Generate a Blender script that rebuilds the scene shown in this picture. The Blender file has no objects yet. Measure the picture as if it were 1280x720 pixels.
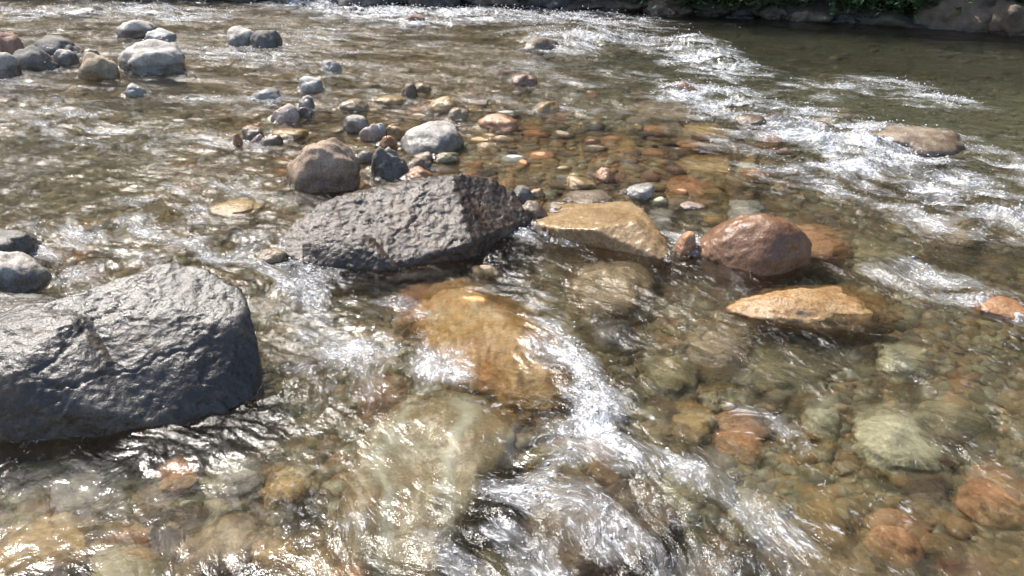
import bpy, bmesh, math, random
import numpy as np
from mathutils import Vector, Matrix
from mathutils.bvhtree import BVHTree

random.seed(7)
RNG = np.random.default_rng(7)
S = bpy.context.scene
COL = S.collection

# ------------------------------------------------------------------ camera
CAM_H = 1.6
FPX = 1065.0                       # focal length in pixels of the 1280 wide photo
PITCH = math.radians(25.6)
cam_d = bpy.data.cameras.new("camera")
cam = bpy.data.objects.new("camera", cam_d)
COL.objects.link(cam)
cam.location = (0, 0, CAM_H)
cam.rotation_euler = (math.pi / 2 - PITCH, 0, 0)
cam_d.sensor_width = 36
cam_d.lens = 36 * FPX / 1280
cam_d.clip_end = 500
cam_d.clip_start = 0.05
S.camera = cam
SP, CP = math.sin(PITCH), math.cos(PITCH)


def ray(px, py):
    u, v = (px - 640) / FPX, (360 - py) / FPX
    return np.array([u, CP + v * SP, -SP + v * CP])


def at(px, py, z=0.0):
    """point on level z seen at a photo pixel; below the water the ray is bent"""
    d = ray(px, py)
    if z >= 0:
        t = (CAM_H - z) / -d[2]
        return np.array([0, 0, CAM_H]) + d * t
    p = np.array([0, 0, CAM_H]) + d * (CAM_H / -d[2])
    d = d / np.linalg.norm(d)
    r = 1 / 1.333
    c = -d[2]
    t = r * d + (r * c - math.sqrt(1 - r * r * (1 - c * c))) * np.array([0, 0, 1.0])
    return p + t * (z / t[2])


def atY(px, py, Y):
    d = ray(px, py)
    return np.array([0, 0, CAM_H]) + d * (Y / d[1])


def pxm(px, py):
    """photo pixels per metre at the water there"""
    p = at(px, py)
    depth = p[1] * CP + (CAM_H - p[2]) * SP
    return FPX / depth


# ------------------------------------------------------------------ noise
_perm = RNG.permutation(256).astype(np.int64)
_perm = np.concatenate([_perm, _perm, _perm])
_g3 = RNG.normal(size=(256, 3))
_g3 /= np.linalg.norm(_g3, axis=1)[:, None]
_a = RNG.uniform(0, 2 * np.pi, 256)
_g2 = np.stack([np.cos(_a), np.sin(_a)], 1)


def noise2(x, y):
    xi, yi = np.floor(x).astype(np.int64), np.floor(y).astype(np.int64)
    xf, yf = x - xi, y - yi
    xi &= 255; yi &= 255
    u = xf * xf * xf * (xf * (xf * 6 - 15) + 10)
    v = yf * yf * yf * (yf * (yf * 6 - 15) + 10)

    def g(i, j):
        h = _perm[_perm[(xi + i) & 255] + ((yi + j) & 255)]
        return _g2[h, 0] * (xf - i) + _g2[h, 1] * (yf - j)
    a = g(0, 0) * (1 - u) + g(1, 0) * u
    b = g(0, 1) * (1 - u) + g(1, 1) * u
    return (a * (1 - v) + b * v) * 1.5


def noise3(p):
    pi = np.floor(p).astype(np.int64)
    f = p - pi
    pi &= 255
    w = f * f * f * (f * (f * 6 - 15) + 10)
    out = np.zeros(len(p))
    for i in (0, 1):
        for j in (0, 1):
            for k in (0, 1):
                h = _perm[_perm[_perm[(pi[:, 0] + i) & 255] + ((pi[:, 1] + j) & 255)] + ((pi[:, 2] + k) & 255)]
                d = (_g3[h] * (f - np.array([i, j, k]))).sum(1)
                ww = (w[:, 0] if i else 1 - w[:, 0]) * (w[:, 1] if j else 1 - w[:, 1]) * (w[:, 2] if k else 1 - w[:, 2])
                out += d * ww
    return out * 1.5


def fbm3(p, oct=4, gain=0.5, ridged=False):
    a, s, out = 1.0, 1.0, np.zeros(len(p))
    for o in range(oct):
        n = noise3(p * s + 17.3 * o)
        if ridged:
            n = 0.5 - np.abs(n) * 1.6
        out += a * n
        a *= gain
        s *= 2.03
    return out


def fbm2(x, y, oct=4, gain=0.5):
    a, s, out = 1.0, 1.0, np.zeros(np.shape(x))
    for o in range(oct):
        out += a * noise2(x * s + 31.7 * o, y * s - 11.3 * o)
        a *= gain
        s *= 2.03
    return out


def sstep(a, b, x):
    t = np.clip((x - a) / (b - a), 0, 1)
    return t * t * (3 - 2 * t)


# ------------------------------------------------------------------ objects
def tag(o, label=None, cat=None, group=None, kind=None):
    for k, v in (("label", label), ("category", cat), ("group", group), ("kind", kind)):
        if v:
            o[k] = v
    return o


def mesh_np(name, verts, faces, smooth=True):
    me = bpy.data.meshes.new(name)
    verts = np.ascontiguousarray(verts, dtype=np.float32)
    faces = np.ascontiguousarray(faces, dtype=np.int32)
    n, k = faces.shape
    me.vertices.add(len(verts))
    me.vertices.foreach_set("co", verts.ravel())
    me.loops.add(n * k)
    me.loops.foreach_set("vertex_index", faces.ravel())
    me.polygons.add(n)
    me.polygons.foreach_set("loop_start", np.arange(0, n * k, k, dtype=np.int32))
    me.update(calc_edges=True)
    me.polygons.foreach_set("use_smooth", np.full(n, smooth))
    me.update()
    return me


def obj(name, me, mat, parent=None):
    o = bpy.data.objects.new(name, me)
    if mat and not me.materials:
        me.materials.append(mat)
    COL.objects.link(o)
    o.parent = parent
    return o


def co_of(me):
    a = np.empty(len(me.vertices) * 3, np.float32)
    me.vertices.foreach_get("co", a)
    return a.reshape(-1, 3).astype(float)


def no_of(me):
    a = np.empty(len(me.vertices) * 3, np.float32)
    me.vertices.foreach_get("normal", a)
    return a.reshape(-1, 3).astype(float)


# ------------------------------------------------------------------ materials
class NT:
    def __init__(self, name):
        self.m = bpy.data.materials.new(name)
        self.m.use_nodes = True
        self.t = self.m.node_tree
        self.t.nodes.clear()
        self.out = self.n("ShaderNodeOutputMaterial")

    def n(self, typ, **kw):
        nd = self.t.nodes.new(typ)
        for k, v in kw.items():
            if k.startswith("i_"):
                nd.inputs[int(k[2:]) if k[2:].isdigit() else k[2:].replace("_", " ")].default_value = v
            else:
                setattr(nd, k, v)
        return nd

    def l(self, a, b):
        self.t.links.new(a, b)

    def math(self, op, a, b=None, c=None, clamp=False):
        nd = self.n("ShaderNodeMath", operation=op, use_clamp=clamp)
        for i, v in enumerate((a, b, c)):
            if v is None:
                continue
            if isinstance(v, (int, float)):
                nd.inputs[i].default_value = v
            else:
                self.l(v, nd.inputs[i])
        return nd.outputs[0]

    def noise(self, vec, scale, detail=5, rough=0.55, dist=0.0):
        nd = self.n("ShaderNodeTexNoise")
        nd.inputs["Scale"].default_value = scale
        nd.inputs["Detail"].default_value = detail
        nd.inputs["Roughness"].default_value = rough
        nd.inputs["Distortion"].default_value = dist
        if vec is not None:
            self.l(vec, nd.inputs["Vector"])
        return nd.outputs["Fac"]

    def ramp(self, fac, stops, interp='LINEAR'):
        nd = self.n("ShaderNodeValToRGB")
        nd.color_ramp.interpolation = interp
        els = nd.color_ramp.elements
        while len(els) < len(stops):
            els.new(0.5)
        for e, (p, c) in zip(els, stops):
            e.position = p
            e.color = (*c, 1) if len(c) == 3 else c
        self.l(fac, nd.inputs[0])
        return nd.outputs[0]

    def mix(self, fac, a, b, blend='MIX'):
        nd = self.n("ShaderNodeMix", data_type='RGBA', blend_type=blend)
        for sock, v in ((nd.inputs[0], fac), (nd.inputs[6], a), (nd.inputs[7], b)):
            if isinstance(v, (int, float)):
                sock.default_value = v
            elif isinstance(v, tuple):
                sock.default_value = (*v, 1)
            else:
                self.l(v, sock)
        return nd.outputs[2]


_mats = {}


def rock_mat(name, cols, scale=6.0, bump=0.5, pit=0.0, wet_h=0.03, dry_rough=0.75, wet_dark=0.5, allwet=False,
             grain=90.0, vein=None, stain=None, wet_rough=0.22):
    """stone: mottled colours, grain, pits; wet and glossy up to a ragged splash line above the water (z = 0)"""
    if name in _mats:
        return _mats[name]
    T = NT(name)
    tc = T.n("ShaderNodeTexCoord").outputs["Object"]
    rnd = T.n("ShaderNodeObjectInfo").outputs["Random"]
    off = T.n("ShaderNodeCombineXYZ")
    T.l(T.math('MULTIPLY', rnd, 40), off.inputs[0])
    T.l(T.math('MULTIPLY', rnd, 23), off.inputs[1])
    add = T.n("ShaderNodeVectorMath", operation='ADD')
    T.l(tc, add.inputs[0]); T.l(off.outputs[0], add.inputs[1])
    v = add.outputs[0]
    n1 = T.noise(v, scale, 6, 0.6, 0.6)
    k = len(cols)
    col = T.ramp(n1, [(0.28 + 0.44 * i / max(1, k - 1), c) for i, c in enumerate(cols)])
    ng = T.noise(v, grain, 3, 0.6)
    col = T.mix(0.75, col, T.ramp(ng, [(0.3, (0.55, 0.55, 0.55)), (0.5, (1, 1, 1)), (0.72, (1.5, 1.5, 1.5))]), 'MULTIPLY')
    if stain:
        ns = T.noise(v, scale * 1.7, 5, 0.65, 1.2)
        col = T.mix(T.ramp(ns, [(0.52, (0, 0, 0)), (0.66, (0.85, 0.85, 0.85))]), col, stain)
    if vein:
        w = T.n("ShaderNodeTexWave", wave_type='BANDS')
        w.inputs["Scale"].default_value = scale * 0.7
        w.inputs["Distortion"].default_value = 9
        w.inputs["Detail"].default_value = 4
        T.l(v, w.inputs["Vector"])
        col = T.mix(T.ramp(w.outputs["Fac"], [(0.86, (0, 0, 0)), (0.97, (0.7, 0.7, 0.7))]), col, vein)
    # wetness from height above the water
    geo = T.n("ShaderNodeNewGeometry")
    sep = T.n("ShaderNodeSeparateXYZ")
    T.l(geo.outputs["Position"], sep.inputs[0])
    nw = T.noise(geo.outputs["Position"], 9, 4, 0.6)
    lvl = T.math('MULTIPLY_ADD', nw, 0.09, wet_h - 0.045)
    if allwet:
        nw2 = T.noise(geo.outputs["Position"], 5, 5, 0.65)
        wet = T.ramp(nw2, [(0.3, (0.55, 0.55, 0.55)), (0.55, (1, 1, 1))])
    else:
        d = T.math('SUBTRACT', sep.outputs[2], lvl)
        wet = T.math('MULTIPLY_ADD', d, -40, 0.5, clamp=True)
    col = T.mix(wet, col, T.mix(1.0, col, (wet_dark, wet_dark * 0.98, wet_dark * 0.95), 'MULTIPLY'))
    b = T.n("ShaderNodeBsdfPrincipled")
    T.l(col, b.inputs["Base Color"])
    rr = T.n("ShaderNodeMapRange")
    rr.inputs[3].default_value = dry_rough
    rr.inputs[4].default_value = wet_rough
    T.l(wet, rr.inputs[0])
    T.l(T.math('MULTIPLY_ADD', T.noise(v, 30, 3), 0.3, T.math('SUBTRACT', rr.outputs[0], 0.15)), b.inputs["Roughness"])
    # relief
    h = T.math('MULTIPLY_ADD', T.noise(v, scale * 3.5, 8, 0.65), 1.0, T.math('MULTIPLY', ng, 0.22))
    if pit:
        vo = T.n("ShaderNodeTexVoronoi", feature='SMOOTH_F1')
        vo.inputs["Scale"].default_value = 28
        vo.inputs["Smoothness"].default_value = 0.4
        wv = T.n("ShaderNodeMix", data_type='VECTOR')
        wv.inputs[0].default_value = 0.12
        T.l(v, wv.inputs[4])
        wn = T.n("ShaderNodeTexNoise"); wn.inputs["Scale"].default_value = 14; T.l(v, wn.inputs["Vector"])
        T.l(wn.outputs["Color"], wv.inputs[5])
        T.l(wv.outputs[1], vo.inputs["Vector"])
        h = T.math('MULTIPLY_ADD', vo.outputs["Distance"], pit, h)
    bp = T.n("ShaderNodeBump")
    bp.inputs["Strength"].default_value = bump
    bp.inputs["Distance"].default_value = 0.02
    T.l(h, bp.inputs["Height"])
    T.l(bp.outputs[0], b.inputs["Normal"])
    T.l(b.outputs[0], T.out.inputs[0])
    _mats[name] = T.m
    return T.m


PAL = {
    "grey":      [(0.25, 0.225, 0.19), (0.38, 0.35, 0.305), (0.52, 0.485, 0.43)],
    "dark grey": [(0.07, 0.064, 0.057), (0.14, 0.13, 0.116), (0.23, 0.215, 0.195)],
    "pale":      [(0.34, 0.33, 0.30), (0.50, 0.49, 0.45), (0.62, 0.60, 0.55)],
    "brown":     [(0.12, 0.085, 0.055), (0.22, 0.165, 0.115), (0.32, 0.26, 0.19)],
    "tan":       [(0.24, 0.165, 0.085), (0.36, 0.26, 0.145), (0.46, 0.36, 0.23)],
    "ochre":     [(0.28, 0.165, 0.05), (0.44, 0.28, 0.09), (0.54, 0.38, 0.16)],
    "orange":    [(0.32, 0.12, 0.04), (0.50, 0.22, 0.075), (0.60, 0.34, 0.15)],
    "reddish":   [(0.17, 0.075, 0.05), (0.30, 0.15, 0.10), (0.38, 0.23, 0.16)],
    "olive":     [(0.17, 0.14, 0.075), (0.27, 0.235, 0.13), (0.36, 0.32, 0.19)],
    "greenish":  [(0.33, 0.31, 0.20), (0.48, 0.46, 0.31), (0.58, 0.56, 0.41)],
    "russet":    [(0.17, 0.105, 0.065), (0.29, 0.20, 0.13), (0.40, 0.30, 0.21)],
    "pink":      [(0.33, 0.24, 0.20), (0.45, 0.35, 0.30), (0.56, 0.47, 0.42)],
}


def pal_mat(c, scale=7.0, sunk=False):
    k = 0.30 if c in ("ochre", "orange", "reddish", "tan") else 0.12
    cols = [tuple(v * (1 - k) + k * w for v, w in zip(q, (sum(q) / 3 * 1.08, sum(q) / 3, sum(q) / 3 * 0.86))) for q in PAL[c]]
    if sunk:
        cols = [tuple(v * 1.35 for v in q) for q in cols]
        return rock_mat("bed_stone_" + c.replace(" ", "_"), cols, scale=scale, bump=0.6, wet_h=0.0, wet_rough=0.25, wet_dark=0.97)
    return rock_mat("stone_" + c.replace(" ", "_"), cols, scale=scale, bump=0.6, wet_h=0.085, wet_rough=0.18,
                    wet_dark=0.7 if c not in ("grey", "pale") else 0.48)


# ------------------------------------------------------------------ stone shapes
def ico(sub):
    bm = bmesh.new()
    bmesh.ops.create_icosphere(bm, subdivisions=sub, radius=1)
    v = np.array([x.co for x in bm.verts])
    f = np.array([[x.index for x in fc.verts] for fc in bm.faces])
    bm.free()
    return v / np.linalg.norm(v, axis=1)[:, None], f


ICO = {k: ico(k) for k in (2, 3, 4, 5, 6)}


def stone_verts(rng, sub=4, angular=0.5, rough=0.06, nplanes=12):
    """unit stone: rounded intersection of random planes plus relief"""
    d, f = ICO[sub]
    n = rng.normal(size=(nplanes, 3)); n /= np.linalg.norm(n, axis=1)[:, None]
    dist = rng.uniform(0.72, 1.0, nplanes)
    p = 5 + 16 * angular
    s = np.maximum(d @ n.T, 0) / dist
    r = (np.power(s, p).sum(1) + 1.0 ** p * 0.35) ** (-1 / p)
    o = rng.uniform(0, 90, 3)
    r = r * (1 + rough * 2.2 * noise3(d * 1.3 + o) + rough * fbm3(d * 3.1 + o, 4, 0.5))
    v = d * r[:, None]
    lo, hi = v.min(0), v.max(0)
    return (v - (lo + hi) / 2) / ((hi - lo) / 2), f


def place_stone(name, box, mat, label, cat="stone", group=None, sub=4, angular=0.45, rough=0.085, seed=None,
                depth=0.44, sink=0.0, tilt=0.0, yaw=None, under=0.0, hfix=None, parent=None):
    """stone whose outline above the water fills the photo box (x0, y0, x1, y1)"""
    x0, y0, x1, y1 = box
    rng = np.random.default_rng(seed if seed is not None else int(x0 * 7 + y0 * 13))
    cx = (x0 + x1) / 2
    sc = pxm(cx, (y0 + y1) / 2 + (y1 - y0) * 0.2)
    Wd, Hh = (x1 - x0) / sc, (y1 - y0) / sc
    pr = ray(cx, (y0 + y1) / 2)
    th = math.atan2(-pr[2], pr[1])
    a = Wd / 2
    if under > 0:
        b = min(0.5 * Hh / math.sin(th), a * 1.2)
        c = hfix or min(a, b) * 0.45
        p = at(cx, (y0 + y1) / 2, -under - c * 0.4)
        loc = (p[0], p[1], -under - c)      # top of the stone lies "under" below the surface
    else:
        b = min(depth * Wd, 0.46 * Hh / math.sin(th))
        e = Hh - b * math.sin(th)
        c = hfix or math.sqrt(max(e * e - (b * math.sin(th)) ** 2, (0.25 * Hh) ** 2)) / math.cos(th)
        p = at(cx, y1 - b * math.sin(th) * sc)
        loc = (p[0], p[1], -sink)
    v, f = stone_verts(rng, sub, angular, rough)
    v = v * np.array([a, b, c])
    if tilt:
        v = v @ np.array(Matrix.Rotation(tilt, 3, 'Y')).T
    o = obj(name, mesh_np(name, v, f), mat, parent)
    o.location = loc
    tag(o, label, cat, group)
    return o


def hull_rock(name, hulls, mat, voxel=0.012, smooth=6, amp=0.02, freq=4.0, fine=0.004, seed=1, ridged=0.0, cracks=0.0, streak=0.0):
    """rock from convex lumps of given points, merged, rounded and roughened; origin at its base centre"""
    bm = bmesh.new()
    for pts in hulls:
        vs = [bm.verts.new(Vector(p)) for p in pts]
        r = bmesh.ops.convex_hull(bm, input=vs)
        junk = {g for g in r["geom_interior"] + r["geom_unused"] if isinstance(g, bmesh.types.BMVert)}
        bmesh.ops.delete(bm, geom=list(junk), context='VERTS')
    bmesh.ops.recalc_face_normals(bm, faces=bm.faces[:])
    me = bpy.data.meshes.new(name + "_rough")
    bm.to_mesh(me); bm.free()
    tmp = bpy.data.objects.new("tmp", me)
    COL.objects.link(tmp)
    m = tmp.modifiers.new("r", 'REMESH'); m.mode = 'VOXEL'; m.voxel_size = voxel
    m = tmp.modifiers.new("s", 'SMOOTH'); m.factor = 0.5; m.iterations = smooth
    dg = bpy.context.evaluated_depsgraph_get()
    out = bpy.data.meshes.new_from_object(tmp.evaluated_get(dg))
    bpy.data.objects.remove(tmp); bpy.data.meshes.remove(me)
    out.name = name
    co, no = co_of(out), no_of(out)
    o = np.array([seed * 3.7, seed * 1.9, seed * 5.1])
    dsp = amp * fbm3(co * freq + o, 4, 0.5)
    if ridged:
        dsp += ridged * fbm3(co * freq * 1.6 + o + 9, 4, 0.55, True)
    if streak:
        q = co @ np.array(Matrix.Rotation(0.35, 3, 'Y')).T * np.array([13, 3.5, 4])
        dsp += streak * fbm3(q + o, 4, 0.55, True)
    if cracks:
        n = np.abs(noise3(co * freq * 0.9 + o + 4 + 0.25 * fbm3(co * 9 + o, 3)[:, None]))
        dsp -= cracks * (1 - sstep(0, 0.035, n))
    dsp += fine * fbm3(co * 26 + o, 4, 0.6)
    co = co + no * dsp[:, None]
    c = np.array([(co[:, 0].min() + co[:, 0].max()) / 2, (co[:, 1].min() + co[:, 1].max()) / 2, co[:, 2].min()])
    out.vertices.foreach_set("co", (co - c).astype(np.float32).ravel())
    out.polygons.foreach_set("use_smooth", np.full(len(out.polygons), True))
    out.materials.clear()
    out.update()
    ob = obj(name, out, mat)
    ob.location = c
    return ob


def ring(pts, z):
    return [(p[0], p[1], z) for p in pts]


# ================================================================== ROCKS
ROCKS = []          # (object, label short name for describing neighbours)
# ---- the big dark boulder at the left edge
m_dark = rock_mat("wet_dark_boulder", [(0.036, 0.032, 0.028), (0.075, 0.069, 0.062), (0.19, 0.175, 0.157)], scale=3.2, bump=0.62,
                  pit=0.3, allwet=True, wet_dark=0.5, dry_rough=0.7, stain=(0.16, 0.13, 0.09), wet_rough=0.29)
wl = [at(*p) for p in ((-170, 520), (-90, 540), (0, 547), (60, 548), (130, 544), (200, 531), (280, 511), (318, 495))]
hl = [(0, 368, 2.78), (55, 366, 2.8), (-140, 370, 2.8), (-160, 420, 2.5), (0, 405, 2.5), (90, 400, 2.52),
      (0, 470, 2.31), (-60, 470, 2.31), (60, 470, 2.33), (120, 470, 2.37), (60, 515, 2.255), (130, 515, 2.27)]
left = [atY(*p) for p in hl] + [tuple(p) for p in wl[:6]] + ring(wl[:6], -0.3) + \
       [(-1.7, 3.1, 0), (-1.15, 3.15, 0), (-1.7, 3.15, -0.3), (-1.15, 3.15, -0.3)]
hr = [(55, 384, 2.63), (95, 370, 2.70), (140, 352, 2.78), (180, 338, 2.83), (213, 325, 2.86), (245, 330, 2.86), (275, 347, 2.82), (302, 361, 2.76),
      (313, 386, 2.68), (326, 430, 2.6), (329, 465, 2.57), (110, 398, 2.58), (215, 398, 2.6), (300, 396, 2.62),
      (250, 445, 2.49), (170, 450, 2.45), (300, 450, 2.53), (200, 495, 2.38), (280, 480, 2.46)]
right = [atY(*p) for p in hr] + [tuple(p) for p in wl[4:]] + ring(wl[4:], -0.3) + \
        [(-1.04, 2.95, 0), (-1.3, 3.15, 0), (-1.04, 2.95, -0.3), (-1.3, 3.15, -0.3), (-1.0, 2.3, -0.3)]
A = hull_rock("boulder", [left, right], m_dark, voxel=0.008, smooth=5, amp=0.018, freq=2.4, fine=0.0045, seed=2, ridged=0.004, cracks=0.007)
tag(A, "huge wet dark grey pitted boulder cut off by the left edge, nearest to the viewer", "boulder")
ROCKS.append((A, "the huge dark boulder"))

# ---- middle boulder with a split front
m_mid = rock_mat("streaked_boulder", [(0.05, 0.036, 0.026), (0.095, 0.073, 0.056), (0.18, 0.148, 0.12)], scale=4.0, bump=0.75,
                 allwet=True, wet_dark=0.55, dry_rough=0.65, stain=(0.22, 0.15, 0.10), grain=110, wet_rough=0.27)
wl = [at(*p) for p in ((352, 322), (380, 332), (430, 333), (470, 338), (500, 336), (545, 327), (600, 312), (640, 297), (657, 286))]
h1 = [(350, 300, 3.78), (362, 280, 3.88), (398, 257, 3.93), (440, 240, 4.05), (530, 221, 4.12), (566, 218, 4.06),
      (612, 223, 4.2), (642, 242, 4.2), (660, 273, 4.08), (588, 303, 3.68)]
main = [atY(*p) for p in h1] + [(p[0], p[1] + 0.03, 0) for p in wl] + [(p[0] * 1.02, p[1], -0.3) for p in wl] + \
       [(-0.9, 4.3, 0), (-0.35, 4.5, 0), (-0.0, 4.4, 0), (-0.9, 4.4, -0.3), (0.0, 4.45, -0.3)]
h2 = [(378, 303, 3.66), (415, 297, 3.66), (452, 294, 3.66), (472, 316, 3.58), (494, 334, 3.54), (450, 312, 3.58), (400, 310, 3.62)]
low = [atY(*p) for p in h2] + [tuple(p) for p in wl[1:5]] + ring(wl[1:5], -0.3) + [(-0.9, 3.9, -0.2), (-0.5, 3.9, -0.2), (-0.6, 3.85, 0.0)]
B = hull_rock("boulder", [main, low], m_mid, voxel=0.008, smooth=1, amp=0.009, freq=3.5, fine=0.006, seed=5, ridged=0.004, cracks=0.008, streak=0.0055)
tag(B, "long brown grey boulder with rough ridged face and dark right side, in mid stream", "boulder")
ROCKS.append((B, "the long middle boulder"))

# ---- tan slab
m_slab = rock_mat("tan_slab", [(0.22, 0.145, 0.075), (0.34, 0.235, 0.125), (0.43, 0.32, 0.19)], scale=5, bump=0.3, allwet=True,
                  wet_dark=0.8, dry_rough=0.5, wet_rough=0.25)
wl = [at(*p) for p in ((662, 280), (700, 296), (740, 303), (790, 316), (825, 324), (840, 318))]
h1 = [(668, 274, 4.15), (684, 262, 4.32), (730, 257, 4.32), (790, 254, 4.3), (803, 261, 4.2), (793, 277, 3.84), (740, 286, 3.82),
      (700, 285, 3.92), (815, 280, 3.94), (834, 305, 3.8)]
E = hull_rock("boulder", [[atY(*p) for p in h1] + [tuple(p) for p in wl] + ring(wl, -0.2) +
                          [(0.2, 4.5, -0.02), (0.65, 4.45, -0.02), (0.2, 4.5, -0.2), (0.8, 4.4, -0.2)]],
              m_slab, voxel=0.008, smooth=3, amp=0.01, freq=5, fine=0.004, seed=8)
tag(E, "flat topped tan slab with white glossy front edge, right of the long middle boulder", "boulder")
ROCKS.append((E, "the tan slab"))

# ---- red brown round boulder
m_red = rock_mat("red_brown_boulder", [(0.12, 0.062, 0.034), (0.21, 0.115, 0.065), (0.29, 0.18, 0.115)], scale=5, bump=0.45, allwet=True,
                 wet_dark=0.8, dry_rough=0.5, stain=(0.20, 0.12, 0.06), wet_rough=0.28)
Fk = place_stone("boulder", (860, 254, 1012, 342), m_red, "rounded wet red brown boulder, right of the tan slab", "boulder",
                 sub=6, angular=0.02, rough=0.04, seed=15, depth=0.48)
ROCKS.append((Fk, "the red brown boulder"))

# ---- flat awash rock in front of it
m_awash = rock_mat("speckled_tan", [(0.22, 0.13, 0.06), (0.38, 0.24, 0.11), (0.47, 0.35, 0.21)], scale=9, bump=0.5, allwet=True,
                   wet_dark=0.85, dry_rough=0.5, stain=(0.28, 0.15, 0.07))
G = place_stone("boulder", (898, 343, 1122, 404), m_awash, "low speckled tan rock barely above water, in front of the red brown boulder",
                "boulder", sub=6, angular=0.05, rough=0.07, seed=31, depth=0.36, hfix=0.10, sink=0.05)
ROCKS.append((G, "the low speckled rock"))

# ---- golden rock, half drowned
m_gold = rock_mat("golden_rock", [(0.40, 0.21, 0.08), (0.62, 0.39, 0.16), (0.68, 0.57, 0.40)], scale=5, bump=0.6, allwet=True,
                  wet_dark=0.9, dry_rough=0.5, stain=(0.58, 0.24, 0.06))
out_h = [at(x, y, -0.1) for x, y in ((515, 392), (540, 352), (585, 347), (625, 368), (672, 395), (712, 436), (718, 482), (690, 500), (635, 492), (585, 468), (540, 435))]
top_h = [at(570, 362, -0.005), at(600, 372, 0.008), at(640, 405, 0.01), at(670, 440, 0.0), at(560, 385, -0.005), at(600, 425, -0.005),
         at(640, 460, -0.02), at(682, 470, -0.02)]
H = hull_rock("boulder", [[tuple(p) for p in out_h + top_h] + ring(out_h, -0.3)], m_gold, voxel=0.008, smooth=6, amp=0.016, freq=6,
              fine=0.004, seed=14, ridged=0.008)
tag(H, "golden orange rock with water running over it, in front of the long middle boulder", "boulder")
ROCKS.append((H, "the golden rock"))

# ---- pale olive boulder under water in the foreground
m_olive = rock_mat("pale_olive_rock", [(0.20, 0.15, 0.08), (0.31, 0.25, 0.15), (0.50, 0.48, 0.37)], scale=2.6, bump=0.35, allwet=True,
                   wet_dark=0.95, dry_rough=0.5, stain=(0.36, 0.23, 0.11), vein=(0.58, 0.58, 0.48))
t1 = [at(x, y, -0.045) for x, y in ((455, 535), (500, 495), (560, 485), (615, 500), (645, 535), (600, 575), (545, 612), (445, 605))]
t2 = [at(x, y, -0.10) for x, y in ((415, 625), (460, 600), (530, 615), (560, 650), (540, 712), (430, 705))]
I = hull_rock("boulder", [[tuple(p) for p in t1] + [(p[0] * 1.08, p[1], -0.42) for p in t1] + [tuple(p) for p in t2] + [(p[0], p[1], -0.42) for p in t2]], m_olive, voxel=0.012, smooth=26, amp=0.03, freq=3.2,
              fine=0.003, seed=21)
tag(I, "broad pale olive boulder just under water in the foreground, nearer than the golden rock", "boulder")
ROCKS.append((I, "the drowned olive boulder"))

# ---- drowned ledge with the foaming chute over it
t3 = [at(x, y, -0.07) for x, y in ((640, 640), (700, 600), (800, 590), (860, 630), (800, 690), (690, 720))]
K = hull_rock("boulder", [[tuple(p) for p in t3] + [(p[0], p[1], -0.4) for p in t3]],
              rock_mat("drowned_ledge", PAL["brown"], scale=4, bump=0.5, allwet=True, wet_dark=0.9), voxel=0.012, smooth=7, amp=0.025, freq=4, seed=23)
tag(K, "drowned brown ledge under the white chute at the bottom of the view", "boulder")
ROCKS.append((K, "the drowned ledge"))

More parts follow.
